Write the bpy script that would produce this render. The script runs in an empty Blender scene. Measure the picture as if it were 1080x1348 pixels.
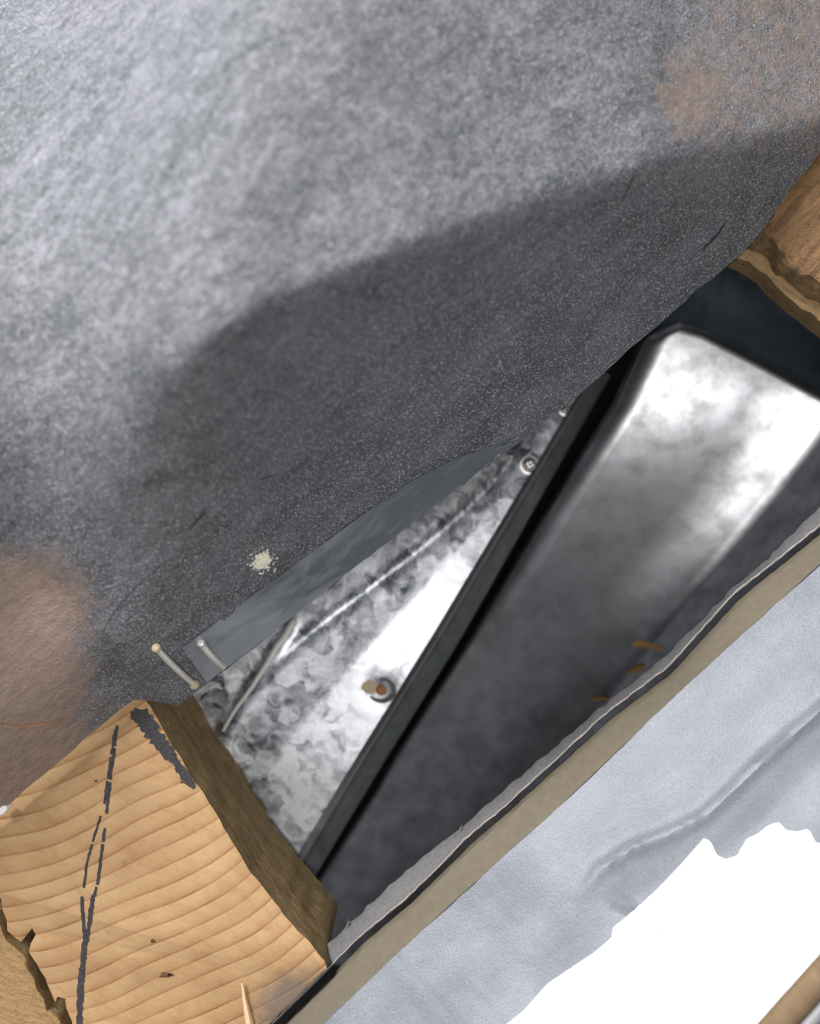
import bpy, bmesh, math, random
import numpy as np
from mathutils import Vector, noise

# ------------------------------------------------------------------ camera, world, lights, exposure
SC = bpy.context.scene
COL = SC.collection
random.seed(7)
D = 0.25            # camera height above the plane in focus (m)
W = 0.216           # width of the frame at that plane (m)

cam_d = bpy.data.cameras.new('camera')
cam = bpy.data.objects.new('camera', cam_d)
COL.objects.link(cam)
cam.location = (0, 0, D)
cam_d.sensor_fit = 'HORIZONTAL'
cam_d.sensor_width = 36
cam_d.lens = 36 * D / W
cam_d.clip_start = 0.005
cam_d.dof.use_dof = True
cam_d.dof.focus_distance = D + 0.002
cam_d.dof.aperture_fstop = 9.0
SC.camera = cam

world = bpy.data.worlds.new('daylight')
SC.world = world
world.use_nodes = True
bg = world.node_tree.nodes['Background']
bg.inputs[0].default_value = (0.88, 0.93, 1.0, 1)
bg.inputs[1].default_value = 0.20


def area(name, loc, target, size, power, col, size_y=None):
    l = bpy.data.lights.new(name, 'AREA')
    l.energy = power
    l.color = col
    l.size = size
    if size_y:
        l.shape = 'RECTANGLE'
        l.size_y = size_y
    o = bpy.data.objects.new(name, l)
    COL.objects.link(o)
    o.location = loc
    o.rotation_euler = (Vector(target) - Vector(loc)).to_track_quat('-Z', 'Y').to_euler()
    return o


area('window_daylight', (-0.52, 0.62, 0.62), (0, 0, 0), 0.30, 23.0, (0.96, 0.97, 1.0))
area('fill_light', (0.08, -0.03, 0.70), (0.05, 0, -0.05), 0.24, 3.1, (1.0, 0.98, 0.95))  # added overhead fill for wood, cavity and duct reflections; no lamp seen there
SC.view_settings.view_transform = 'Standard'
SC.view_settings.look = 'None'
SC.view_settings.exposure = 0.0
SC.view_settings.gamma = 1.0
SC.view_settings.use_curve_mapping = False


# ------------------------------------------------------------------ helpers
def P(px, py, z=0.0):
    """Point at height z that a ray towards photo position (px, py) meets."""
    k = W / 1080 * (D - z) / D
    return Vector(((px - 540) * k, (674 - py) * k, z))


def N(p, s, seed=0.0):
    return noise.noise(Vector((p[0] * s + seed, p[1] * s - seed * 1.7, seed * 3.1)))


def smooth(a, b, x):
    t = min(1, max(0, (x - a) / (b - a)))
    return t * t * (3 - 2 * t)


def seg_d(p, poly):
    """Distance in px from p to a polyline and the running share along it."""
    best, where = 1e9, 0
    for i in range(len(poly) - 1):
        ax, ay = poly[i]
        bx, by = poly[i + 1]
        dx, dy = bx - ax, by - ay
        t = max(0, min(1, ((p[0] - ax) * dx + (p[1] - ay) * dy) / (dx * dx + dy * dy)))
        d = math.hypot(p[0] - ax - t * dx, p[1] - ay - t * dy)
        if d < best:
            best, where = d, (i + t) / (len(poly) - 1)
    return best, where


def at(poly, s):
    """Point at share s (by length) of a polyline."""
    L = [math.hypot(poly[i + 1][0] - poly[i][0], poly[i + 1][1] - poly[i][1]) for i in range(len(poly) - 1)]
    t = s * sum(L)
    for i, l in enumerate(L):
        if t <= l or i == len(L) - 1:
            k = t / l
            return (poly[i][0] + (poly[i + 1][0] - poly[i][0]) * k, poly[i][1] + (poly[i + 1][1] - poly[i][1]) * k)
        t -= l


def dense(poly, step, jit=0.0, closed=False, seed=1):
    r = random.Random(seed)
    pts = list(poly) + ([poly[0]] if closed else [])
    out = []
    for i in range(len(pts) - 1):
        (ax, ay), (bx, by) = pts[i], pts[i + 1]
        L = math.hypot(bx - ax, by - ay)
        n = max(1, int(L / step))
        for k in range(n):
            t = k / n
            j = r.uniform(-jit, jit)
            out.append((ax + (bx - ax) * t - (by - ay) / L * j, ay + (by - ay) * t + (bx - ax) / L * j))
    if not closed:
        out.append(pts[-1])
    return out


def mesh_obj(name, verts, faces, mats, parent=None, attrs=None, fmat=None, smooth_shade=True, base=None, angle=38):
    base = Vector(base) if base is not None else (Vector(parent.location) if parent and parent.parent is None else
                                                   Vector(parent['org']) if parent else Vector((0, 0, 0)))
    me = bpy.data.meshes.new(name)
    me.from_pydata([tuple(Vector(v) - base) for v in verts], [], faces)
    a = me.attributes.new('co', 'FLOAT_VECTOR', 'POINT')
    a.data.foreach_set('vector', np.array([[c * 100 for c in v] for v in verts], dtype=np.float32).ravel())
    for k, vals in (attrs or {}).items():
        a = me.attributes.new(k, 'FLOAT', 'POINT')
        a.data.foreach_set('value', np.array(vals, dtype=np.float32))
    for m in (mats if isinstance(mats, (list, tuple)) else [mats]):
        me.materials.append(m)
    if fmat:
        me.polygons.foreach_set('material_index', fmat)
    bm = bmesh.new()
    bm.from_mesh(me)
    bmesh.ops.recalc_face_normals(bm, faces=bm.faces)
    bm.to_mesh(me)
    bm.free()
    if smooth_shade:
        me.polygons.foreach_set('use_smooth', [True] * len(me.polygons))
        me.set_sharp_from_angle(angle=math.radians(angle))
    me.update()
    o = bpy.data.objects.new(name, me)
    COL.objects.link(o)
    if parent:
        o.parent = parent
        o['org'] = tuple(base)
    else:
        o.location = base
        o['org'] = tuple(base)
    return o


def thing(name, label, cat, loc, group=None):
    o = bpy.data.objects.new(name, None)
    o.empty_display_size = 0.01
    COL.objects.link(o)
    o.location = loc
    return tag(o, label, cat, group)


def tag(o, label, cat, group=None, kind=None):
    o['label'] = label
    o['category'] = cat
    if group:
        o['group'] = group
    if kind:
        o['kind'] = kind
    return o


def sheet(name, pos, zf, nu, nv, thick, mat, parent=None, attrs=None, base=None, soft=False):
    """A sheet of real thickness: pos(u, v) -> photo position, zf(px, py, u, v) -> height."""
    top, ats = [], {k: [] for k in (attrs or {})}
    for j in range(nv + 1):
        for i in range(nu + 1):
            u, v = i / nu, j / nv
            px, py = pos(u, v)
            top.append(P(px, py, zf(px, py, u, v)))
            for k, f in (attrs or {}).items():
                ats[k].append(f(px, py, u, v))
    n = len(top)
    bot = [v - Vector((0, 0, thick)) for v in top]
    faces = []
    w = nu + 1
    for j in range(nv):
        for i in range(nu):
            a = j * w + i
            faces.append((a, a + 1, a + w + 1, a + w))
            faces.append((n + a, n + a + w, n + a + w + 1, n + a + 1))
    ring = [i for i in range(nu)] + [j * w + nu for j in range(nv)] + [nv * w + i for i in range(nu, 0, -1)] + [j * w for j in range(nv, 0, -1)]
    for k in range(len(ring)):
        a, b = ring[k], ring[(k + 1) % len(ring)]
        faces.append((a, b, n + b, n + a))
    for k in ats:
        ats[k] = ats[k] + ats[k]
    return mesh_obj(name, top + bot, faces, mat, parent, ats, base=base, angle=85 if soft else 38)


def prism(name, outline, ztop, depth, mats, parent=None, rows=8, round_r=0.0006, rough=0.0, base=None, seed=3):
    """Upright block: outline in photo positions at ztop, straight down by depth; slot 0 top, slot 1 sides."""
    zt = ztop if callable(ztop) else (lambda x, y: ztop)
    rim = [P(x, y, zt(x, y)) for x, y in outline]
    n = len(rim)
    c = sum(rim, Vector()) / n
    nrm = []
    for i in range(n):
        t = rim[(i + 1) % n] - rim[i - 1]
        q = Vector((t.y, -t.x, 0)).normalized()
        nrm.append(q)
    area2 = sum(rim[i].x * rim[(i + 1) % n].y - rim[(i + 1) % n].x * rim[i].y for i in range(n))
    sg = 1 if area2 > 0 else -1
    verts, faces, fm = [], [], []
    for i in range(n):
        verts.append(rim[i] - nrm[i] * sg * round_r)
    for r in range(rows + 1):
        t = r / rows
        for i in range(n):
            v = rim[i] - Vector((0, 0, round_r * 0.6 + (depth - round_r) * t))
            k = rough * (noise.noise(Vector((v.x * 260, v.y * 260, v.z * 90 + seed))))
            verts.append(v + nrm[i] * sg * k)
    faces.append(tuple(range(n)))
    fm.append(0)
    for r in range(rows + 1):
        for i in range(n):
            a, b = r * n + i, r * n + (i + 1) % n
            faces.append((a, b, b + n, a + n))
            fm.append(1 if r else 0)
    faces.append(tuple(range((rows + 1) * n, (rows + 2) * n)))
    fm.append(1)
    if not isinstance(mats, (list, tuple)):
        mats = [mats, mats]
    o = mesh_obj(name, verts, faces, mats, parent, None, fm, base=base)
    return o


def tube(name, pts, rad, mat, parent=None, seg=10, base=None):
    verts, faces = [], []
    n = len(pts)
    for i, p in enumerate(pts):
        t = (pts[min(n - 1, i + 1)] - pts[max(0, i - 1)]).normalized()
        a = t.cross(Vector((0, 0, 1)))
        if a.length < 0.1:
            a = t.cross(Vector((1, 0, 0)))
        a.normalize()
        b = t.cross(a)
        r = rad(i / (n - 1)) if callable(rad) else rad
        for k in range(seg):
            w = 2 * math.pi * k / seg
            verts.append(p + (a * math.cos(w) + b * math.sin(w)) * r)
    for i in range(n - 1):
        for k in range(seg):
            q, s = i * seg + k, i * seg + (k + 1) % seg
            faces.append((q, s, s + seg, q + seg))
    faces.append(tuple(range(seg)))
    faces.append(tuple((n - 1) * seg + k for k in range(seg)))
    return mesh_obj(name, verts, faces, mat, parent, base=base)


def lathe(name, c, prof, mat, parent=None, seg=20, tilt=None, base=None):
    """Turned part around +Z at c; prof = [(r, z)] from the centre outwards and down."""
    verts, faces = [], []
    for r, z in prof:
        for k in range(seg):
            w = 2 * math.pi * k / seg
            v = Vector((r * math.cos(w), r * math.sin(w), z))
            if tilt:
                v.rotate(tilt)
            verts.append(Vector(c) + v)
    for i in range(len(prof) - 1):
        for k in range(seg):
            q, s = i * seg + k, i * seg + (k + 1) % seg
            faces.append((q, s, s + seg, q + seg))
    faces.append(tuple(range(seg)))
    faces.append(tuple((len(prof) - 1) * seg + k for k in range(seg)))
    return mesh_obj(name, verts, faces, mat, parent, base=base)


# ------------------------------------------------------------------ materials
class Mat:
    def __init__(s, name):
        s.m = bpy.data.materials.new(name)
        s.m.use_nodes = True
        s.nt = s.m.node_tree
        s.b = s.nt.nodes['Principled BSDF']
        s.co = s.attr('co', vec=True)

    def node(s, t, **kw):
        n = s.nt.nodes.new(t)
        for k, v in kw.items():
            setattr(n, k, v)
        return n

    def link(s, a, b):
        if isinstance(a, (int, float)):
            b.default_value = a
        elif isinstance(a, tuple):
            b.default_value = a if len(a) == len(b.default_value) else a + (1,)
        else:
            s.nt.links.new(a, b)

    def attr(s, name, vec=False):
        n = s.node('ShaderNodeAttribute')
        n.attribute_name = name
        return n.outputs['Vector' if vec else 'Fac']

    def map(s, scale=(1, 1, 1), rot=0.0, loc=(0, 0, 0)):
        r = s.node('ShaderNodeVectorRotate', rotation_type='Z_AXIS')
        s.link(s.co, r.inputs['Vector'])
        r.inputs['Angle'].default_value = rot
        n = s.node('ShaderNodeMapping')
        s.link(r.outputs[0], n.inputs[0])
        n.inputs['Scale'].default_value = scale
        n.inputs['Location'].default_value = loc
        return n.outputs[0]

    def noise(s, scale, detail=3, rough=0.55, vec=None, dist=0.0):
        n = s.node('ShaderNodeTexNoise')
        s.link(vec or s.co, n.inputs['Vector'])
        n.inputs['Scale'].default_value = scale
        n.inputs['Detail'].default_value = detail
        n.inputs['Roughness'].default_value = rough
        n.inputs['Distortion'].default_value = dist
        return n.outputs['Fac']

    def voro(s, scale, vec=None, out='Color', feature='F1', rnd=1.0):
        n = s.node('ShaderNodeTexVoronoi', feature=feature)
        s.link(vec or s.co, n.inputs['Vector'])
        n.inputs['Scale'].default_value = scale
        n.inputs['Randomness'].default_value = rnd
        return n.outputs[out]

    def math(s, op, a, b=0.0, c=None, clamp=False):
        n = s.node('ShaderNodeMath', operation=op, use_clamp=clamp)
        s.link(a, n.inputs[0])
        s.link(b, n.inputs[1])
        if c is not None:
            s.link(c, n.inputs[2])
        return n.outputs[0]

    def ramp(s, f, *stops):
        n = s.node('ShaderNodeValToRGB')
        s.link(f, n.inputs[0])
        e = n.color_ramp.elements
        while len(e) < len(stops):
            e.new(0.5)
        for i, (p, c) in enumerate(stops):
            e[i].position = p
            e[i].color = (c, c, c, 1) if isinstance(c, (int, float)) else c + (1,)
        return n.outputs[0]

    def mix(s, f, a, b, mode='MIX'):
        n = s.node('ShaderNodeMix', data_type='RGBA', blend_type=mode)
        s.link(f, n.inputs['Factor'])
        s.link(a, n.inputs[6])
        s.link(b, n.inputs[7])
        return n.outputs[2]

    def bump(s, h, strength=0.5, dist=0.0003, prev=None):
        n = s.node('ShaderNodeBump')
        s.link(h, n.inputs['Height'])
        n.inputs['Strength'].default_value = strength
        n.inputs['Distance'].default_value = dist
        if prev is not None:
            s.link(prev, n.inputs['Normal'])
        return n.outputs[0]

    def sep(s, vec):
        n = s.node('ShaderNodeSeparateXYZ')
        s.link(vec, n.inputs[0])
        return n.outputs

    def out(s, color=None, rough=0.5, metal=0.0, normal=None, spec=None):
        if color is not None:
            s.link(color, s.b.inputs['Base Color'])
        s.link(rough, s.b.inputs['Roughness'])
        s.link(metal, s.b.inputs['Metallic'])
        if normal is not None:
            s.link(normal, s.b.inputs['Normal'])
        if spec is not None:
            s.link(spec, s.b.inputs['Specular IOR Level'])
        return s.m


def lin(r, g, b):
    f = lambda c: c / 255 / 12.92 if c <= 10 else ((c / 255 + 0.055) / 1.055) ** 2.4
    return (f(r), f(g), f(b))


ALONG = math.radians(-39)      # turns the cavity's long direction onto x


def mat_panel():
    m = Mat('grey_overspray_panel')
    st = m.map((0.55, 1.5, 1.5), ALONG)
    big = m.noise(0.9, 4, 0.6, st)
    mid = m.noise(4.2, 6, 0.78, m.map((0.62, 1.35, 1.3), ALONG))
    fine = m.noise(42, 2, 0.7)
    grey = m.mix(m.ramp(big, (0.3, 0.0), (0.72, 1.0)), lin(68, 72, 75), lin(108, 107, 114))
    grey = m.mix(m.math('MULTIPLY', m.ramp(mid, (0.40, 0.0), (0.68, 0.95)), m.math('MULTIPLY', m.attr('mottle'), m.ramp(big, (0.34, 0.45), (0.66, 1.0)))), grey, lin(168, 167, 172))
    grey = m.mix(m.ramp(fine, (0.42, 0.0), (0.70, 0.75)), grey, lin(48, 50, 54))
    glit = m.sep(m.voro(48))
    grey = m.mix(m.ramp(glit[0], (0.86, 0.0), (0.97, 0.85)), grey, lin(200, 203, 205))
    brown = m.mix(m.ramp(m.noise(4.5, 4, 0.6, m.map((0.5, 2.0, 1), ALONG)), (0.3, 0.0), (0.7, 1.0)), lin(126, 105, 92), lin(160, 138, 124))
    brown = m.mix(m.ramp(fine, (0.4, 0.0), (0.8, 0.5)), brown, lin(180, 160, 146))
    edge = m.math('ADD', m.attr('brown'), m.math('MULTIPLY', m.math('SUBTRACT', m.noise(2.2, 5, 0.7), 0.5), 1.1))
    col = m.mix(m.ramp(edge, (0.30, 0.0), (0.80, 0.95)), grey, brown)
    h = m.math('ADD', m.math('MULTIPLY', m.noise(16, 3, 0.7), 1.0), m.math('MULTIPLY', mid, m.math('MULTIPLY', m.attr('mottle'), 1.1)))
    nrm = m.bump(h, 0.8, 0.0007)
    rg = m.ramp(glit[1], (0.1, 0.28), (0.7, 0.6))
    return m.out(col, rg, 0.15, nrm, 0.6)


def mat_metal(name, lo, hi, scale=3.0, rough=(0.25, 0.42), bump=0.12, attr=None, metal=1.0, streak=None, cw=0.45, dist=1.2):
    m = Mat(name)
    v = m.map((1, 1, 1), 0) if not streak else m.map((0.45, 1.3, 1), streak)
    warp = m.node('ShaderNodeMix', data_type='VECTOR')
    nn = m.node('ShaderNodeTexNoise')
    nn.inputs['Scale'].default_value = scale * 0.9
    nn.inputs['Detail'].default_value = 2
    m.link(v, nn.inputs['Vector'])
    warp.inputs['Factor'].default_value = 0.35
    m.link(v, warp.inputs[4])
    m.link(nn.outputs['Color'], warp.inputs[5])
    w = warp.outputs[1]
    cells = m.sep(m.voro(scale, w))[0]
    soft = m.noise(scale * 0.8, 4, 0.6, w if dist else v, dist)
    f = m.math('ADD', m.math('MULTIPLY', cells, cw), m.math('MULTIPLY', soft, 1.10 - cw))
    if attr:
        f = m.math('ADD', f, m.attr(attr))
    col = m.mix(m.ramp(f, (0.32, 0.0), (0.72, 1.0)), lo, hi)
    rg = m.ramp(f, (0.3, rough[1]), (0.75, rough[0]))
    nrm = m.bump(m.noise(scale * 0.7, 3, 0.5, v), bump, 0.0015)
    return m.out(col, rg, metal, nrm)


BLOCK_TOP = -0.0035


def mat_wood_end():
    m = Mat('end_grain_wood')
    c = P(-110, 523, -0.003) * 100
    dv = m.node('ShaderNodeVectorMath', operation='DISTANCE')
    m.link(m.map((1, 1, 0)), dv.inputs[0])
    dv.inputs[1].default_value = (c.x, c.y, 0)
    wob = m.math('MULTIPLY', m.math('SUBTRACT', m.noise(0.35, 0, 0.5), 0.5), 0.5)
    fib = m.math('MULTIPLY', m.math('SUBTRACT', m.noise(9, 3, 0.6), 0.5), 0.035)
    r = m.math('ADD', dv.outputs['Value'], m.math('ADD', wob, fib))
    ring = m.math('FRACT', m.math('MULTIPLY', r, 2.25))
    late = m.ramp(ring, (0.0, 0.0), (0.45, 0.12), (0.80, 0.45), (0.93, 1.0), (1.0, 0.0))
    tone = m.noise(0.6, 4, 0.6)
    base = m.mix(m.ramp(tone, (0.3, 0.0), (0.7, 1.0)), lin(166, 134, 96), lin(182, 150, 110))
    col = m.mix(m.math('MULTIPLY', late, m.ramp(m.noise(1.1, 3), (0.25, 0.35), (0.7, 0.95))), base, lin(124, 78, 42))
    saw = m.noise(7, 4, 0.7, m.map((0.5, 1.6, 1), math.radians(20)))
    col = m.mix(m.ramp(saw, (0.52, 0.0), (0.80, 0.5)), col, lin(158, 116, 74))
    blot = m.noise(1.4, 5, 0.7, m.map((0.7, 1.4, 1), math.radians(30)))
    col = m.mix(m.ramp(blot, (0.48, 0.0), (0.72, 0.55)), col, lin(146, 106, 68))
    dd = m.node('ShaderNodeVectorMath', operation='DISTANCE')
    m.link(m.map((1, 1, 0)), dd.inputs[0])
    dc = P(392, 1335, BLOCK_TOP) * 100
    dd.inputs[1].default_value = (dc.x, dc.y, 0)
    dust = m.math('ADD', dd.outputs['Value'], m.math('MULTIPLY', m.noise(2.5, 4, 0.7), 1.0))
    col = m.mix(m.ramp(m.math('MULTIPLY', dust, 0.4), (0.5, 0.85), (0.75, 0.0)), col, lin(112, 100, 90))
    spot = m.noise(2.6, 3, 0.6, m.map((1, 1, 1), 0, (11, 3, 0)))
    col = m.mix(m.ramp(spot, (0.70, 0.0), (0.80, 0.7)), col, lin(120, 78, 44))
    h = m.math('ADD', m.math('MULTIPLY', late, -0.5), m.noise(12, 4, 0.7))
    return m.out(col, 0.72, 0, m.bump(h, 0.5, 0.00025), 0.25)


def mat_wood(name, a, b, c, rot=0.0, scale=1.0, bump=0.5):
    m = Mat(name)
    v = m.map((0.35, 2.2, 1.2), rot)
    g = m.noise(3.0 * scale, 5, 0.62, v, 0.8)
    col = m.mix(m.ramp(g, (0.3, 0.0), (0.68, 1.0)), a, b)
    sp = m.noise(6 * scale, 4, 0.7)
    col = m.mix(m.ramp(sp, (0.52, 0.0), (0.78, 0.8)), col, c)
    h = m.math('ADD', g, m.math('MULTIPLY', m.noise(15, 3, 0.7), 0.7))
    return m.out(col, 0.8, 0, m.bump(h, bump, 0.0005), 0.2)


def mat_plain(name, col, rough=0.6, metal=0.0, var=0.25, scale=8.0, bump=0.3, spec=0.4, dist=0.0002):
    m = Mat(name)
    n = m.noise(scale, 4, 0.65)
    dark = tuple(c * (1 - var) for c in col)
    lite = tuple(min(1, c * (1 + var)) for c in col)
    c = m.mix(m.ramp(n, (0.3, 0.0), (0.7, 1.0)), dark, lite)
    return m.out(c, rough, metal, m.bump(n, bump, dist), spec)


def mat_pale():
    m = Mat('pale_sandy_coating')
    big = m.noise(0.8, 4, 0.55, m.map((0.6, 1.2, 1), ALONG))
    col = m.mix(m.ramp(big, (0.3, 0.0), (0.7, 1.0)), lin(100, 104, 110), lin(122, 125, 130))
    fine = m.noise(22, 2, 0.6)
    col = m.mix(m.ramp(fine, (0.4, 0.0), (0.75, 0.55)), col, lin(78, 81, 88))
    h = m.math('ADD', m.noise(18, 3, 0.7), m.math('MULTIPLY', m.noise(4, 3, 0.6), 0.8))
    return m.out(col, 0.45, 0, m.bump(h, 0.4, 0.0003), 0.45)


M_PANEL = mat_panel()
M_HEM = mat_metal('dull_hem_metal', lin(96, 100, 104), lin(146, 149, 153), 1.6, (0.4, 0.55), 0.15, metal=0.5, streak=ALONG, cw=0.0, attr='toned')
M_SPANGLE = mat_metal('spangled_galvanized_steel', lin(72, 76, 82), lin(204, 206, 211), 2.6, (0.52, 0.36), 0.08, 'plain', cw=0.22)
M_DUCT = mat_metal('smooth_galvanized_steel', lin(132, 132, 135), lin(176, 175, 180), 1.6, (0.35, 0.43), 0.04, metal=1.0, cw=0.0, dist=0.0)
M_RAIL = mat_metal('dark_folded_steel', lin(74, 78, 80), lin(98, 101, 103), 2.0, (0.5, 0.6), 0.1, metal=0.25, cw=0.0)
M_SLATE = mat_metal('dark_slate_metal', lin(62, 72, 80), lin(92, 102, 112), 1.2, (0.5, 0.6), 0.15, metal=0.5, cw=0.05)
M_BACK = mat_plain('dark_metal_and_shade', lin(30, 32, 34), 0.6, 0.4)  # cavity backing; also painted shade in the bottom right corner
M_END = mat_wood_end()
M_SIDE = mat_wood('weathered_wood_side', lin(120, 98, 66), lin(164, 138, 98), lin(92, 72, 46), math.radians(57), 1.0, 0.8)
M_TORN = mat_wood('torn_fibrous_wood', lin(132, 104, 70), lin(162, 130, 90), lin(108, 82, 54), math.radians(20), 1.3, 0.9)
M_ROUGH = mat_wood('rough_brown_wood', lin(92, 70, 48), lin(140, 108, 76), lin(66, 46, 30), math.radians(-50), 0.7, 1.6)
M_ROUGHS = mat_wood('rough_wood_side', lin(120, 98, 68), lin(158, 130, 94), lin(86, 66, 46), math.radians(36), 0.9, 1.0)
M_INK = mat_plain('black_ink', lin(52, 50, 52), 0.7, 0, 0.5, 14)
M_CORE = mat_plain('beige_board_core', lin(98, 89, 74), 0.8, 0, 0.10, 5, 0.25)
M_PAPER = mat_plain('grey_torn_paper', lin(92, 90, 88), 0.75, 0, 0.18, 9, 0.5)
M_PAPER2 = mat_plain('pale_paper_rim', lin(140, 132, 126), 0.75, 0, 0.25, 12, 0.5)
M_PALE = mat_pale()
M_GLARE = mat_plain('white_glare', lin(250, 250, 250), 0.25, 0, 0.01, 2, 0.05, 0.5)  # white colour standing in for blown-out glare on the board
M_TRIM = mat_wood('brown_trim_wood', lin(112, 92, 70), lin(136, 114, 88), lin(96, 76, 56), math.radians(50), 0.6, 0.3)
M_TRIMW = mat_plain('pale_trim_edge', lin(150, 150, 152), 0.6, 0, 0.08, 4, 0.2)
M_STEEL = mat_plain('bright_steel_wire', lin(214, 212, 206), 0.42, 0.5, 0.08, 20, 0.1)
M_GLUE = mat_plain('amber_glue', lin(170, 152, 124), 0.4, 0, 0.4, 22, 0.4)
M_SCREW = mat_plain('dull_screw_steel', lin(176, 172, 172), 0.32, 1.0, 0.15, 12, 0.15)
M_RUST = mat_plain('rusty_brown', lin(150, 104, 62), 0.75, 0, 0.4, 12, 0.5)
M_DAB = mat_plain('pale_plaster', lin(226, 224, 206), 0.8, 0, 0.15, 20, 0.5)
M_FLECK = mat_plain('dark_brown_fleck', lin(92, 58, 36), 0.8, 0, 0.3, 12)
M_DARK = mat_plain('dark_scratch', lin(38, 38, 40), 0.8, 0, 0.2, 10)
M_STRAW = mat_plain('straw_wood_fibre', lin(196, 150, 88), 0.7, 0, 0.3, 16, 0.4)
M_TAN = mat_plain('pale_splinter_wood', lin(206, 170, 132), 0.7, 0, 0.25, 16, 0.4)
M_CRUMB = mat_plain('white_crumb', lin(236, 236, 234), 0.7, 0, 0.1, 16, 0.4)

# ------------------------------------------------------------------ large grey panel, upper left
EDGE = [(-220, 1245), (-120, 1165), (0, 1068), (80, 1000), (150, 940), (178, 921), (205, 924), (235, 928), (258, 911), (300, 879), (400, 800), (500, 722),
        (600, 645), (700, 570), (790, 497), (840, 450), (900, 398), (975, 335), (1010, 295), (1045, 245), (1080, 200), (1160, 100), (1230, 10)]
CREASE = [(-300, 650), (0, 572), (180, 487), (340, 408), (540, 325), (700, 268), (860, 214), (1000, 178), (1300, 100)]
HEM = [(150, 925), (262, 838), (430, 715), (560, 612), (640, 575), (700, 540)]
UP = (-0.62, -0.785)


def crease_y(px):
    for (ax, ay), (bx, by) in zip(CREASE, CREASE[1:]):
        if ax <= px <= bx:
            return ay + (by - ay) * (px - ax) / (bx - ax)
    return CREASE[0][1] if px < CREASE[0][0] else CREASE[-1][1]


def panel_z(px, py, u, v):
    d = v * 1250
    above = (crease_y(px) - py)              # px above the crease line
    k = 7 + 70 * smooth(330, 30, px)        # crease softens towards the left
    a = k * math.log1p(math.exp(max(-30, min(30, above / k)))) if above < 20 * k else above
    z = (0.000210 - 0.00008 * smooth(330, 0, px) * smooth(0, 200, d)) * d - (0.000165 - 0.00008 * smooth(330, 0, px)) * a
    far = max(0, a - 150) * smooth(620, 150, px)
    z -= 0.00000024 * far * far
    z += 0.0012 * N((px, py), 0.004, 2.0) * smooth(0, 120, d)
    return z


def panel_brown(px, py, u, v):
    a = smooth(190, 40, px) * smooth(660, 800, py)
    b = 0.85 * smooth(820, 1080, px + 0.25 * (200 - py)) * smooth(330, 120, py)
    c = 0.5 * math.exp(-((px - 900) / 60) ** 2 - ((py - 130) / 70) ** 2)
    return max(a, min(1, b * 0.6 + c))


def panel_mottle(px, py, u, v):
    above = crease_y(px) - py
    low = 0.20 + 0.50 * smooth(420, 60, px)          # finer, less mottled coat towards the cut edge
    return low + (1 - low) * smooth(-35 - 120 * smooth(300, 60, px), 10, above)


edge_d = dense(EDGE, 16, 1.2, seed=4)


def panel_pos(u, v):
    i = u * (len(edge_d) - 1)
    k = min(int(i), len(edge_d) - 2)
    f = i - k
    ex = edge_d[k][0] * (1 - f) + edge_d[k + 1][0] * f
    ey = edge_d[k][1] * (1 - f) + edge_d[k + 1][1] * f
    d = (v ** 1.35) * 1250
    return ex + UP[0] * d, ey + UP[1] * d


panel = thing('metal_coated_panel', 'large dark grey panel with glittering sandy grain and brown corners, rising above the cavity', 'panel', P(500, 722, 0))
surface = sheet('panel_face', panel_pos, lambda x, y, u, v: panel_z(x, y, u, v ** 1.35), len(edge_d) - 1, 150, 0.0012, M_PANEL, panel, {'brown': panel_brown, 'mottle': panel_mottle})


def panel_at(px, py, lift=0.0):
    """Point on the panel under a photo position."""
    # walk along UP until the edge line is met
    best = 1e9
    for k in range(0, 1250, 4):
        q = (px - UP[0] * k, py - UP[1] * k)
        for i in range(len(EDGE) - 1):
            (ax, ay), (bx, by) = EDGE[i], EDGE[i + 1]
            s = (bx - ax) * (q[1] - ay) - (by - ay) * (q[0] - ax)
            if ax <= q[0] <= bx and s >= 0:
                best = k
                break
        if best < 1e9:
            break
    return P(px, py, panel_z(px, py, 0, (best if best < 1e9 else 0) / 1250) + lift)


# lighter folded hem along the cut edge
HL = [(240, 853), (300, 808), (430, 713), (500, 662), (550, 629), (600, 604), (645, 588), (684, 575)]
HR = [(272, 898), (330, 855), (430, 776), (510, 713), (570, 668), (618, 628), (655, 599), (686, 578)]


def hem_pos(u, v):
    a, b = at(HL, u), at(HR, u)
    return a[0] + (b[0] - a[0]) * v, a[1] + (b[1] - a[1]) * v


hv, hf = [], []
for i in range(41):
    for j in range(5):
        x, y = hem_pos(i / 40, j / 4)
        hv.append(panel_at(x, y, -0.0001 + 0.0015 * (j / 4)))
for i in range(40):
    for j in range(4):
        a = i * 5 + j
        hf.append((a, a + 1, a + 6, a + 5))
nv = len(hv)
hv += [v - Vector((0, 0, 0.0009)) for v in hv]
hf += [(nv + a, nv + d, nv + c, nv + b) for a, b, c, d in list(hf)]
ring = [i * 5 for i in range(41)] + [40 * 5 + j for j in range(1, 5)] + [i * 5 + 4 for i in range(39, -1, -1)] + [j for j in range(3, 0, -1)]
hf += [(ring[k], ring[(k + 1) % len(ring)], nv + ring[(k + 1) % len(ring)], nv + ring[k]) for k in range(len(ring))]
hem = mesh_obj('folded_hem', hv, hf, M_HEM, panel, {'toned': [0.12 - 0.5 * ((k % nv) // 5) / 40 for k in range(len(hv))]})  # hem colour darkens towards its right end
hem['label'] = 'lighter smooth folded hem strip along the cut edge'

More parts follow.
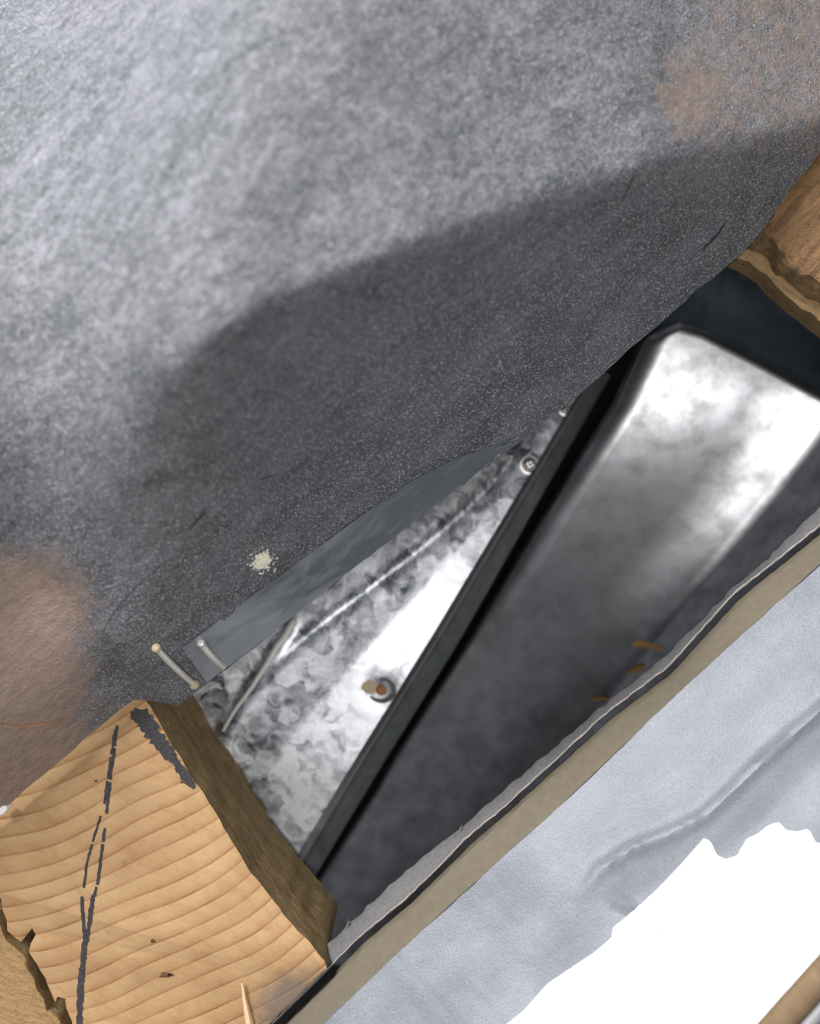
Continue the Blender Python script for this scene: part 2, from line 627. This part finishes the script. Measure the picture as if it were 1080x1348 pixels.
# pale plaster dab: a crusty cluster of grains, one part
rr = random.Random(5)
dv, df = [], []
for k in range(150):
    ang, rad = rr.uniform(0, 2 * math.pi), abs(rr.gauss(0, 11))
    c = panel_at(345 + rad * math.cos(ang), 738 + 0.9 * rad * math.sin(ang), 0.0001)
    s = rr.uniform(0.0002, 0.00055) * (1.1 if rad < 12 else 0.6)
    b0 = len(dv)
    q = rr.uniform(0, 1.5)
    for w in range(5):
        dv.append(c + Vector((s * math.cos(q + w * 1.256), s * math.sin(q + w * 1.256), 0)))
    dv.append(c + Vector((0, 0, s * 0.8)))
    dv.append(c - Vector((0, 0, s * 0.6)))
    for w in range(5):
        df.append((b0 + w, b0 + (w + 1) % 5, b0 + 5))
        df.append((b0 + (w + 1) % 5, b0 + w, b0 + 6))
dab = mesh_obj('plaster_dab', dv, df, M_DAB, panel, smooth_shade=False)
dab['kind'] = 'stuff'
dab['label'] = 'crusty pale plaster dab on the grey face'


def scratch(pts, w, mat=M_DARK, lift=0.00008, name='scratch'):
    p = dense(pts, 7, 0.7, seed=int(pts[0][0]))
    q = [panel_at(x, y, lift) for x, y in p]
    tube(name, q, lambda t: w * (0.35 + 0.65 * math.sin(math.pi * min(1, max(0.03, t)))), mat, panel, 5)


scratch([(131, 842), (150, 805), (176, 776), (204, 752), (222, 738)], 0.00013)
scratch([(248, 697), (262, 682), (272, 672)], 0.00022)
scratch([(335, 634), (352, 628), (368, 623)], 0.00014)
scratch([(0, 952), (28, 957), (60, 953), (82, 949)], 0.00022, M_RUST)
scratch([(818, 268), (828, 246), (836, 232)], 0.00013)
scratch([(925, 330), (945, 308), (958, 290)], 0.00030)

# ------------------------------------------------------------------ steel pins sticking through the panel
def pin(a, b, r, label, crust):
    A, B = panel_at(*a, 0.0012), panel_at(*b, 0.0010)
    o = thing('steel_pin', label, 'pin', A, 'bright steel pins at the panel edge')
    n = 12
    pts = [A.lerp(B, t / n) + Vector((0, 0, 0.0009 * math.sin(math.pi * t / n))) for t in range(n + 1)]
    tube('shank', pts, r, M_STEEL, o, 14)
    d = (B - A).normalized()
    if crust:
        for c, s in ((A, 1.7), (B, 1.9)):
            q = [c + d * (k * 0.0009) for k in (-0.9, -0.5, 0.1, 0.6, 1.0)]
            tube('crusted_end', q, lambda t, s=s: r * (0.7 + (s - 0.8) * math.sin(math.pi * (0.1 + 0.8 * t))), M_GLUE, o, 12)
    else:
        q = [A - d * 0.0006, A - d * 0.0003, A + d * 0.0004, A + d * 0.0008]
        tube('rounded_end', q, lambda t: r * (0.75 + 0.5 * math.sin(math.pi * (0.1 + 0.8 * t))), M_STEEL, o, 14)
    # bent tip running down into the panel
    e = panel_at(*a, -0.0004)
    tube('bent_tip', [A + Vector((0, 0, 0.0001)), A * 0.5 + e * 0.5, e], r * 0.8, M_STEEL, o, 8)
    e = panel_at(*b, -0.0004)
    tube('bent_tip', [B + Vector((0, 0, 0.0001)), B * 0.5 + e * 0.5, e], r * 0.8, M_STEEL, o, 8)
    return o


pin((206, 853), (256, 901), 0.00080, 'longer bright steel pin with crusted amber ends, above the wood block', True)
pin((265, 847), (294, 878), 0.00088, 'shorter clean bright steel pin, right of the longer one at the panel edge', False)

# ------------------------------------------------------------------ wood block, lower left
BZ = -0.0035
block_out = [(176, 914), (190, 922), (214, 960), (258, 1030), (295, 1090), (330, 1150), (380, 1212), (426, 1266), (430, 1276), (362, 1343), (290, 1414), (210, 1500), (100, 1500),
             (99, 1400), (93, 1346), (86, 1330), (84, 1318), (77, 1316), (70, 1322), (64, 1306), (58, 1288), (46, 1270), (38, 1254), (44, 1232), (41, 1224), (32, 1232), (26, 1240),
             (10, 1226), (8, 1212), (3, 1200), (0, 1184), (-60, 1164), (-190, 1150), (-190, 1140), (-60, 1100), (0, 1056), (80, 988), (150, 930)]
block = thing('wood_block', 'square sawn light wood block with growth rings and black ink marks, lower left', 'wood block', P(230, 1150, BZ - 0.0405))
prism('block_body', dense(block_out, 9, 0.5, True, 9), BZ, 0.0405, [M_END, M_SIDE], block, rows=14, round_r=0.0009, rough=0.0006)


def ink(strokes, name='ink_mark', label=None):
    """Flat ink strokes a hair above the wood: each stroke [(px, py, half width px)...]."""
    v, f = [], []
    r = random.Random(len(strokes) * 3 + 1)
    for ns, st in enumerate(strokes):
        pts = []
        for (ax, ay, aw), (bx, by, bw) in zip(st, st[1:]):
            L = math.hypot(bx - ax, by - ay)
            n = max(1, int(L / 3))
            for k in range(n):
                t = k / n
                pts.append((ax + (bx - ax) * t, ay + (by - ay) * t, aw + (bw - aw) * t))
        pts.append(st[-1])
        b0 = len(v)
        for i, (x, y, w) in enumerate(pts):
            x2, y2, _ = pts[min(len(pts) - 1, i + 1)]
            x1, y1, _ = pts[max(0, i - 1)]
            L = math.hypot(x2 - x1, y2 - y1) or 1
            nx, ny = -(y2 - y1) / L, (x2 - x1) / L
            wl, wr = w * r.uniform(0.7, 1.25), w * r.uniform(0.7, 1.25)
            for s in (wl, -wr):
                v.append(P(x + nx * s, y + ny * s, BZ + 0.00002 + 0.000011 * ns))
        m = len(v)
        for i in range(len(pts) - 1):
            a = b0 + 2 * i
            f.append((a, a + 1, a + 3, a + 2))
    k = len(v)
    v += [q + Vector((0, 0, 0.00012)) for q in v]
    f2 = [tuple(k + i for i in q) for q in f]
    e = {}
    for q in f:
        for i in range(4):
            key = (q[i], q[(i + 1) % 4])
            e[key] = e.get(key, 0) + 1
    side = [(a, b, k + b, k + a) for (a, b) in e if (b, a) not in e]
    o = mesh_obj(name, v, f + f2 + side, M_INK, block, smooth_shade=False)
    if label:
        o['label'] = label
    return o


ink([[(172, 941, 5), (181, 941, 10), (190, 946, 12), (202, 966, 10), (216, 984, 9.5), (226, 996, 8)], [(222, 990, 7), (232, 1004, 5), (238, 1014, 6.5)], [(234, 1008, 5), (243, 1020, 7), (252, 1032, 5), (256, 1038, 2)]],
    label='thick short black ink mark near the upper corner')
# two thin pen lines running down from the upper edge and joining
r2 = random.Random(21)


def broken(line, gap, w, keep):
    out = []
    p = dense(line, 3.0, 0.5, seed=int(line[0][0]))
    i = 0
    while i < len(p) - 4:
        n = r2.randint(3, 9)
        if r2.random() < keep:
            out.append([(x, y, w) for x, y in p[i:i + n + 1]])
        i += n if r2.random() > gap else n + 1
    return [s for s in out if len(s) > 1]


ink(broken([(155, 955), (151, 985), (146, 1020), (142, 1055), (138, 1090), (134, 1120), (129, 1158), (124, 1180)], 0.25, 1.9, 0.97) +
    broken([(152, 960), (147, 990), (142, 1025), (137, 1058)], 0.3, 1.5, 0.95), label='thin broken black pen line')
ink(broken([(140, 1050), (131, 1080), (122, 1108), (115, 1135), (111, 1162), (108, 1182)], 0.25, 1.6, 0.92), label='thin broken pen line branching left')
ink([[(123, 1178, 2.4), (120, 1200, 3.2), (117, 1222, 2.5), (114, 1240, 3)], [(108, 1180, 2.2), (109, 1200, 2.4), (111, 1225, 2.4), (112, 1245, 3.0)], [(112, 1240, 3.8), (109, 1270, 4), (106, 1300, 4.2), (105, 1330, 4), (104, 1370, 3.6)]],
    label='joined thicker black pen line running down to the frame edge')

# small dark specks and a knot scar in the end grain
for (x, y, s) in ((201, 1239, 5), (217, 1284, 8), (240, 1030, 3), (126, 1028, 2.5), (225, 1283, 4)):
    pts = [(x + s * math.cos(a * 0.785) * random.uniform(0.6, 1.4), y + 0.55 * s * math.sin(a * 0.785) * random.uniform(0.6, 1.3)) for a in range(8)]
    prism('dark_fleck', pts, BZ + 0.00012, 0.0003, M_FLECK, block, rows=1, round_r=0.00004)

# torn fibrous piece left of the dark crack
torn_out = [(-190, 1186), (-60, 1184), (-8, 1206), (-1, 1219), (6, 1236), (20, 1250), (26, 1254), (34, 1263), (36, 1278), (43, 1291), (49, 1304), (57, 1316), (61, 1331), (68, 1334), (75, 1340), (80, 1352),
            (85, 1400), (88, 1500), (-190, 1500)]
torn = tag(prism('torn_wood_piece', dense(torn_out, 6, 0.8, True, 12), BZ + 0.0012, 0.040, [M_TORN, M_SIDE], None, rows=8, round_r=0.0005, rough=0.0006, base=P(0, 1300, BZ - 0.0388)),
           'torn light brown wood piece with a jagged edge, in the lower left corner', 'wood piece')

# splinter lying on the block
sp = tag(tube('wood_splinter', [P(319, 1294, BZ + 0.0012), P(322, 1315, BZ + 0.0012), P(326, 1335, BZ + 0.0010), P(331, 1362, BZ + 0.0010)],
              lambda t: 0.0003 + 0.0009 * t, M_TAN, None, 6, base=P(325, 1330, BZ)), 'pale upright wood splinter lying on the light wood block', 'splinter', 'loose splinters')

# white crumb at the left border
cr = [(0, 1062), (4, 1060), (9, 1061), (10, 1066), (6, 1071), (1, 1074), (-3, 1072), (-4, 1066)]
tag(prism('white_crumb', cr, 0.0012, 0.003, M_CRUMB, None, rows=3, round_r=0.0004, rough=0.0004, base=P(3, 1066, -0.0018)), 'tiny white crumb between the grey panel and the light wood block', 'crumb')

# ------------------------------------------------------------------ wood block, upper right
DZ = -0.0032
d_top = [(1240, 30), (1170, 100), (1084, 200), (1064, 210), (1040, 226), (1028, 246), (1020, 268), (1010, 290), (1000, 306), (1010, 316), (1024, 320), (1034, 334), (1046, 346), (1060, 358), (1080, 374), (1140, 420), (1240, 480), (1260, 200)]
blk2 = thing('rough_wood_block', 'rough brown wood block with a split side, at the right border beside the panel', 'wood block', P(1090, 290, DZ - 0.022))
prism('block_body', dense(d_top, 7, 1.6, True, 15), lambda x, y: DZ + 0.0008 * N((x, y), 0.03, 4), 0.0175, [M_ROUGH, M_ROUGHS], blk2, rows=8, round_r=0.0009, rough=0.0014)
d_low = [(1150, 330), (1040, 300), (1006, 316), (978, 332), (974, 338), (1000, 352), (1024, 374), (1046, 396), (1070, 412), (1110, 446), (1240, 540), (1260, 330)]
prism('split_layer', dense(d_low, 12, 1.2, True, 17), DZ - 0.0105, 0.010, [M_ROUGHS, M_ROUGHS], blk2, rows=6, round_r=0.0012, rough=0.0006)

# ------------------------------------------------------------------ cavity: backing, spangled flange, rail, duct, slate sheet
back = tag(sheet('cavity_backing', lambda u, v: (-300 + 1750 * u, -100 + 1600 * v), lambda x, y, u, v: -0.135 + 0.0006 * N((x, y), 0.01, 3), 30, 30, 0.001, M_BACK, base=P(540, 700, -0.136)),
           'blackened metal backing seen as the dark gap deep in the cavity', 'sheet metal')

RAIL = [(790, 486), (780, 502), (721, 602), (677, 675), (579, 840), (483, 994), (455, 1040), (398, 1135), (335, 1240)]   # right edge of the flange
A_FOLD = 104     # px from the rail where the plain strip begins


def rail_x(y):
    for (ax, ay), (bx, by) in zip(RAIL, RAIL[1:]):
        if ay <= y <= by:
            return ax + (bx - ax) * (y - ay) / (by - ay)
    return RAIL[0][0] if y < RAIL[0][1] else RAIL[-1][0]


def flange_pos(u, v):
    a = at(RAIL, u)
    e = 520 * (1 - v)
    return a[0] - 0.86 * e, a[1] - 0.51 * e


def strip_w(u):
    return 20 + 75 * smooth(0.15, 0.75, u)


def flange_z(px, py, u, v):
    e = 520 * (1 - v)
    w = strip_w(u)
    z = -0.046 - 0.000000075 * (u * 800 - 520) ** 2
    z += 0.00005 * min(w, max(0, e - w)) - 0.00003 * max(0, e - w * 1.9)      # strips folded at small angles
    z += 0.0007 * math.exp(-((e - w * 1.9) / 5) ** 2)
    d, s = seg_d((px, py), [(385, 822), (352, 874), (330, 905), (292, 962)])
    z += 0.0012 * math.exp(-(d / 5.0) ** 2)
    z += 0.0005 * N((px, py), 0.008, 1.5)
    d = math.hypot(px - 502, py - 908)
    z -= 0.0016 * math.exp(-(d / 14) ** 2)
    return z


def flange_plain(px, py, u, v):
    e = 520 * (1 - v)
    return (0.12 - 0.10 * smooth(0.42, 0.2, u)) * smooth(strip_w(u) + 14, strip_w(u) - 10, e) - 0.05 * smooth(0.45, 0.1, u)


fl = thing('sheet_metal_flange', 'triangular spangled galvanized flange with screws, between the panel and the dark rail', 'sheet metal', P(480, 850, -0.046))
sheet('flange_plate', flange_pos, flange_z, 120, 110, 0.0008, M_SPANGLE, fl, {'plain': flange_plain})


def flange_at(px, py):
    best = (1e9, 0, 0)
    for i in range(101):
        a = at(RAIL, i / 100)
        e = (a[0] - px) / 0.86
        d = abs(a[1] - 0.51 * e - py)
        if d < best[0]:
            best = (d, i / 100, 1 - e / 520)
    return P(px, py, flange_z(px, py, best[1], best[2]))


# folded rail: a Z-shaped profile swept along the flange edge
prof = [(-9, 0.0018), (-4, 0.0034), (0, 0.0030), (3, 0.0006), (7, 0.0012), (24, -0.0035), (28, -0.0050), (28, -0.0075)]
rv, rf = [], []
NR = 60
for i in range(NR + 1):
    u = i / NR
    a = at(RAIL, u)
    wk = 0.62 + 0.25 * smooth(0.0, 0.5, u)
    for o, h in prof:
        rv.append(P(a[0] + 0.86 * o * wk, a[1] + 0.51 * o * wk, -0.046 - 0.000000075 * (u * 800 - 520) ** 2 + h))
m = len(prof)
for i in range(NR):
    for j in range(m - 1):
        a = i * m + j
        rf.append((a, a + 1, a + m + 1, a + m))
rb = len(rv)
for v in list(rv):
    rv.append(v - Vector((0.0003, 0, 0.0007)))
rf += [(rb + a, rb + d, rb + c, rb + b) for a, b, c, d in list(rf)]
ring = [i * m for i in range(NR + 1)] + [NR * m + j for j in range(1, m)] + [i * m + m - 1 for i in range(NR - 1, -1, -1)] + [j for j in range(m - 2, 0, -1)]
rf += [(ring[k], ring[(k + 1) % len(ring)], rb + ring[(k + 1) % len(ring)], rb + ring[k]) for k in range(len(ring))]
rail = mesh_obj('folded_rail', rv, rf, M_RAIL, fl)
rail['label'] = 'dark folded steel rail along the right edge'


def screw(px, py, r, lift=0.0):
    c = flange_at(px, py) + Vector((0, 0, 0.0002 + lift))
    s = lathe('screw', c, [(r * 0.30, r * 0.62), (r * 0.42, r * 0.72), (r * 0.62, r * 0.66), (r * 0.74, r * 0.3), (r * 0.78, r * 0.16), (r, r * 0.12), (r, -0.0004)], M_SCREW, fl, 22)
    sl = mesh_obj('slot', *cross_slot(c + Vector((0, 0, r * 0.64)), r * 0.42), M_DARK, s, smooth_shade=False)
    return s


def cross_slot(c, r):
    v, f = [], []
    for q in (0.5, 0.5 + math.pi / 2):
        a = Vector((math.cos(q), math.sin(q), 0)) * r
        b = Vector((-math.sin(q), math.cos(q), 0)) * r * 0.22
        k = len(v)
        for dz in (0.00018, -0.0001):
            for s, t in ((1, 1), (1, -1), (-1, -1), (-1, 1)):
                v.append(c + a * s + b * t + Vector((0, 0, dz)))
        f += [(k, k + 1, k + 2, k + 3), (k + 7, k + 6, k + 5, k + 4)] + [(k + i, k + 4 + i, k + 4 + (i + 1) % 4, k + (i + 1) % 4) for i in range(4)]
    return v, f


screw(697, 612, 0.0031)
screw(743, 541, 0.0016)
# rusty rivet in its dimple with a brown stain
c = flange_at(502, 908) + Vector((0, 0, 0.0003))
rv_ = lathe('rivet', c, [(0.0004, 0.0014), (0.0012, 0.0011), (0.0017, 0.0004), (0.0018, -0.0003)], M_RUST, fl, 18)
rv_['label'] = 'rusty brown rivet in a dimple'
ring_p = [flange_at(502 + 17 * math.cos(t * 0.2094), 908 + 15 * math.sin(t * 0.2094)) for t in range(-8, 13)]
tube('dimple_rim', ring_p, lambda t: 0.00035 + 0.0005 * math.sin(math.pi * t), M_RAIL, fl, 8)
st = [(478, 900), (486, 894), (494, 898), (497, 908), (492, 914), (482, 912), (475, 907)]
mv = [flange_at(x, y) + Vector((0, 0, 0.0002)) for x, y in dense(st, 4, 0.8, True, 3)]
mv2 = [v - Vector((0, 0, 0.0006)) for v in mv]
k = len(mv)
mesh_obj('rust_stain', mv + mv2, [tuple(range(k)), tuple(range(2 * k - 1, k - 1, -1))] + [(i, (i + 1) % k, k + (i + 1) % k, k + i) for i in range(k)], M_GLUE, fl)
# raised bead, highlight painted as pale steel, across the left of the flange
bead = [flange_at(x, y) + Vector((0, 0, 0.0002)) for x, y in dense([(388, 818), (366, 850), (344, 886), (322, 918), (303, 946), (294, 962)], 8, 0.8, seed=2)]
tube('raised_bead', bead, lambda t: 0.0011 - 0.0006 * t, M_STEEL, fl, 8)

# wide boxy duct with rounded corners
GAP = [(855, 430), (842, 452), (807, 531), (759, 606), (716, 675), (619, 840), (519, 997), (495, 1040), (428, 1144), (352, 1260)]   # dark line left of the duct
RIDGE = [(1180, 430), (1085, 565), (1030, 640), (965, 718), (900, 792), (830, 880), (740, 990), (640, 1110), (540, 1230)]
TOP = [(842, 452), (856, 442), (872, 431), (895, 422), (930, 432), (1000, 468), (1080, 512), (1160, 557)]


def gap_at(s):
    return at(GAP[1:], s)


def line_x(line, y):
    for (ax, ay), (bx, by) in zip(line, line[1:]):
        if y <= by or (bx, by) == line[-1]:
            return ax + (bx - ax) * (y - ay) / (by - ay)


def duct_z(px, py, u, v):
    # u across from the gap to beyond the ridge, v down the length
    d1 = max(0, (px - line_x(GAP, py)) * 0.85)
    rd = (px - line_x(RIDGE, py)) * 0.77
    d3, s3 = seg_d((px, py), TOP)
    L = smooth(300, 1250, py - 0.25 * (px - 700))
    z = -0.044 - 0.060 * (L ** 1.3)
    left = max(0, 34 - d1) * smooth(1050, 700, py)
    z -= 0.0000034 * left * left
    z -= 0.00010 * max(0, 6 - d1) ** 2                                # turned-down seam beside the rail
    q = rd + 95                                                       # flank rising to the rounded corner, then the far wall
    if q > 0:
        z += (0.00000042 * min(q, 80) ** 2 + 0.000067 * max(0, min(q, 100) - 80)) * (1 + 0.8 * smooth(600, 880, py))
    q = rd + 12
    if q > 0:
        z -= 0.0000024 * min(q, 90) ** 2 + 0.00045 * max(0, q - 90)
    t = max(0, 13 - d3) * smooth(0.05, 0.25, s3)
    z -= 0.00002 * t * t
    z += 0.0010 * N((px, py), 0.006, 8.0)
    return z


def duct_pos(u, v):
    # v: 0 at the top end, 1 far below; u: 0 at the gap line
    a = at(TOP, u)
    g = at(GAP[1:], v)
    b = (350 + 290 * u, 1260 + 30 * u)
    r = at([(1160, 557), (1120, 690), (1010, 825), (895, 955), (780, 1100), (640, 1290)], v)
    top = (a[0], a[1])
    left = g
    right = r
    x = (1 - v) * top[0] + v * b[0] + (1 - u) * left[0] + u * right[0] - ((1 - u) * (1 - v) * TOP[0][0] + u * (1 - v) * TOP[-1][0] + (1 - u) * v * 350 + u * v * 640)
    y = (1 - v) * top[1] + v * b[1] + (1 - u) * left[1] + u * right[1] - ((1 - u) * (1 - v) * TOP[0][1] + u * (1 - v) * TOP[-1][1] + (1 - u) * v * 1260 + u * v * 1290)
    return x, y


duct = tag(sheet('air_duct', duct_pos, duct_z, 200, 220, 0.0009, M_DUCT, base=P(760, 750, -0.07), soft=True),
           'wide rounded galvanized duct with bright highlights, sloping down into the cavity', 'duct')

# dark slate sheet beyond the duct's end
slate = thing('slate_metal_sheet', 'dark slate grey metal sheet between the duct end and the rough block', 'sheet metal', P(1000, 430, -0.05))


def slate_pos(u, v):
    a = at([(846, 440), (890, 395), (976, 318), (1010, 300)], v)
    b = at([(1240, 640), (1250, 590), (1260, 540), (1280, 500)], v)
    return a[0] + (b[0] - a[0]) * u, a[1] + (b[1] - a[1]) * u


sheet('sheet_plate', slate_pos, lambda x, y, u, v: -0.082 + 0.056 * v ** 0.7 + 0.0006 * N((x, y), 0.02, 5), 30, 24, 0.0008, M_SLATE, slate)
rim = [P(x, y, -0.0235) for x, y in [(974, 338), (982, 341), (990, 346), (999, 352), (1006, 358)]]
rm = tube('bright_rim', rim, lambda t: 0.0008 * (1.1 - 0.7 * t), M_STEEL, slate, 8)
rm['label'] = 'bright chipped rim at the tip'

# ------------------------------------------------------------------ pale board, lower right
L1 = [(250, 1420), (330, 1342), (410, 1262), (455, 1222), (520, 1160), (560, 1128), (596, 1098), (640, 1062), (700, 1010), (790, 934), (880, 862), (960, 780), (1000, 748), (1080, 668), (1200, 550)]
L2 = [(270, 1440), (352, 1356), (418, 1292), (470, 1238), (535, 1185), (590, 1131), (612, 1107), (660, 1068), (730, 1004), (800, 940), (880, 880), (965, 786), (992, 764), (1080, 694), (1200, 590)]
L2b = [(x + 3, y + 2) for x, y in [(277, 1447), (360, 1362), (426, 1297), (476, 1246), (541, 1191), (597, 1137), (620, 1113), (666, 1074), (736, 1010), (808, 946), (886, 887), (972, 793), (996, 772), (1082, 703), (1202, 600)]]
L3 = [(330, 1440), (430, 1345), (513, 1265), (608, 1177), (715, 1082), (804, 997), (908, 899), (1000, 815), (1080, 742), (1200, 636)]
FOLD = [(1200, 830), (1080, 935), (1020, 985), (960, 1045), (925, 1076), (880, 1098), (830, 1118), (790, 1145), (770, 1175), (764, 1200)]
board = thing('coated_board', 'pale blue-grey sandy board with beige cut edge and painted white glare, lower right', 'board', P(800, 1050, -0.01))


def band(name, la, lb, za, zb, mat, nv, jit=0.0, thick=0.0015, arch=0.0):
    da = dense(la, 9, jit, seed=31)
    def pos(u, v):
        i = u * (len(da) - 1)
        k = min(int(i), len(da) - 2)
        f = i - k
        a = (da[k][0] * (1 - f) + da[k + 1][0] * f, da[k][1] * (1 - f) + da[k + 1][1] * f)
        b = at(lb, seg_u(da, i))
        return a[0] + (b[0] - a[0]) * v, a[1] + (b[1] - a[1]) * v
    Ls = [0]
    for i in range(len(da) - 1):
        Ls.append(Ls[-1] + math.hypot(da[i + 1][0] - da[i][0], da[i + 1][1] - da[i][1]))
    def seg_u(_, i):
        k = min(int(i), len(da) - 2)
        return (Ls[k] + (Ls[k + 1] - Ls[k]) * (i - k)) / Ls[-1]
    return sheet(name, pos, lambda x, y, u, v: za + (zb - za) * v + arch * math.sin(math.pi * v) + 0.0003 * N((x, y), 0.05, 3), len(da) - 1, nv, thick, mat, board)


def board_z(px, py, u, v):
    d = v * 900
    z = 0.000105 * d
    dd, s = seg_d((px, py), FOLD)
    z += 0.0014 * math.exp(-(dd / 9) ** 2) * smooth(1.0, 0.75, s)
    i = min(int(s * (len(FOLD) - 1)), len(FOLD) - 2)
    (ax, ay), (bx, by) = FOLD[i], FOLD[i + 1]
    side = (bx - ax) * (py - ay) - (by - ay) * (px - ax)
    if side < 0:
        z -= 0.0026 * smooth(0, 60, dd) * smooth(230, 70, dd) * smooth(1.0, 0.7, s)
    z += 0.0010 * N((px, py), 0.008, 4.0)
    return z


l3d = dense(L3, 7, 0.4, seed=8)


def board_pos(u, v):
    i = u * (len(l3d) - 1)
    k = min(int(i), len(l3d) - 2)
    f = i - k
    x = l3d[k][0] * (1 - f) + l3d[k + 1][0] * f
    y = l3d[k][1] * (1 - f) + l3d[k + 1][1] * f
    return x + 0.70 * 900 * v, y + 0.72 * 900 * v


sheet('coated_face', board_pos, board_z, len(l3d) - 1, 170, 0.002, M_PALE, board)
c_ = band('beige_cut_edge', L2b, L3, -0.0065, -0.0001, M_CORE, 8, 0.4, 0.004)
p_ = band('torn_paper_lip', L1, L2, -0.0135, -0.0085, M_PAPER, 6, 1.6, 0.0006, 0.0006)
# pale torn rim along the lip
rimp = []
for i, (x, y) in enumerate(dense(L2, 8, 0.8, seed=77)):
    rimp.append(P(x - 1.5, y - 1.5, -0.0081))
tube('pale_paper_rim', rimp, lambda t: 0.00016 + 0.00022 * abs(noise.noise(Vector((t * 40, 0, 0)))), M_PAPER2, board, 6)
for (x, y, w) in ((604, 1094, 1), (457, 1215, .7), (596, 1106, .7)):
    tube('paper_tuft', [P(x, y + 8, -0.0130), P(x + 2, y, -0.0125), P(x + 4 * w, y - 9 * w, -0.0120)], lambda t: 0.0008 * w * (1.05 - t), M_PAPER, board, 6)


def board_at(px, py, lift):
    # distance from L3 along the board's direction
    best = (1e9, 0)
    for k in range(0, 900, 3):
        q = (px - 0.70 * k, py - 0.72 * k)
        d, s = seg_d(q, L3)
        if d < best[0]:
            best = (d, k)
    for k in np.arange(best[1] - 3, best[1] + 3, 0.3):
        d, s = seg_d((px - 0.70 * k, py - 0.72 * k), L3)
        if d < best[0]:
            best = (d, k)
    return P(px, py, board_z(px, py, 0, best[1] / 900) + lift)


# blown-out glare painted as a white patch with a scalloped upper border
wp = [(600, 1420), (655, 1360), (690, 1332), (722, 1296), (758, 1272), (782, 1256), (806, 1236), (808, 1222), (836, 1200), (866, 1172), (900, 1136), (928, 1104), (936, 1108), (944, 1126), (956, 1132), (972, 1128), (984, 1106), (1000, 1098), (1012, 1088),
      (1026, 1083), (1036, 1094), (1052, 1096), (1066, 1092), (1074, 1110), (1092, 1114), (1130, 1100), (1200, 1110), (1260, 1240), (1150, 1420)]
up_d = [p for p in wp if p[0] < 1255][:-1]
wpo = sheet('glare_patch', lambda u, v: (at(up_d, u)[0] * (1 - v) + (600 + 560 * u) * v, at(up_d, u)[1] * (1 - v) + 1425 * v),
            lambda x, y, u, v: board_at(x, y, 0.0004 + 0.0008 * smooth(0, 0.1, v)).z, 130, 26, 0.0008, M_GLARE, board)
wpo['label'] = 'glare painted as a bright white patch with scalloped upper border'

# ------------------------------------------------------------------ brown trim strip in the bottom right corner
trim = thing('wooden_strip', 'blurred brown wooden strip with pale edge in the bottom right corner', 'strip', P(1060, 1310, 0.062))
ta, tb = (900, 1455), (1200, 1118)


def bar(name, off, w, z0, h, mat):
    v, f = [], []
    prof = [(0, -0.004), (0.02, h * 0.55), (0.14, h * 0.9), (0.35, h), (0.65, h), (0.86, h * 0.9), (0.98, h * 0.55), (1, -0.004)]
    dx, dy = tb[0] - ta[0], tb[1] - ta[1]
    L = math.hypot(dx, dy)
    nx, ny = -dy / L, dx / L
    if nx < 0:
        nx, ny = -nx, -ny
    for i in range(13):
        t = i / 12
        for o, z in prof:
            v.append(P(ta[0] + dx * t + nx * (off + w * o), ta[1] + dy * t + ny * (off + w * o), z0 + z))
    m = len(prof)
    for i in range(12):
        for j in range(m):
            a, b = i * m + j, i * m + (j + 1) % m
            f.append((a, b, b + m, a + m))
    f.append(tuple(range(m)))
    f.append(tuple(12 * m + j for j in range(m)))
    return mesh_obj(name, v, f, mat, trim)


bar('strip_body', 0, 44, 0.060, 0.004, M_TRIM)
bar('pale_edge', 44, 17, 0.060, 0.003, M_TRIMW)['label'] = 'pale grey outer edge'
bar('shade_strip', 61, 120, 0.056, 0.002, M_BACK)['label'] = 'dark strip standing in for shade beyond the edge'  # added slab: ground shade past the strip put in as dark colour

# ------------------------------------------------------------------ loose straw and splinters on the duct
def sliver(a, b, r, label, bend=0.0006):
    A = P(a[0], a[1], duct_z(a[0], a[1], 0, 0) + r)
    B = P(b[0], b[1], duct_z(b[0], b[1], 0, 0) + r)
    pts = [A.lerp(B, t / 6) + Vector((0, bend * math.sin(math.pi * t / 6), 0.0003 * math.sin(math.pi * t / 6))) for t in range(7)]
    o = tube('wood_splinter', pts, lambda t: r * (0.45 + 0.8 * math.sin(math.pi * (0.15 + 0.75 * t))), M_STRAW, None, 7, base=A)
    return tag(o, label, 'splinter', 'loose splinters')


sliver((834, 847), (872, 855), 0.0010, 'thickest straw-coloured splinter lying on the rounded duct, topmost of the three')
sliver((828, 886), (850, 878), 0.0008, 'short straw-coloured splinter on the duct below the thickest one')
sliver((778, 922), (802, 920), 0.0006, 'thin straw-coloured splinter on the duct, nearest the torn paper lip')
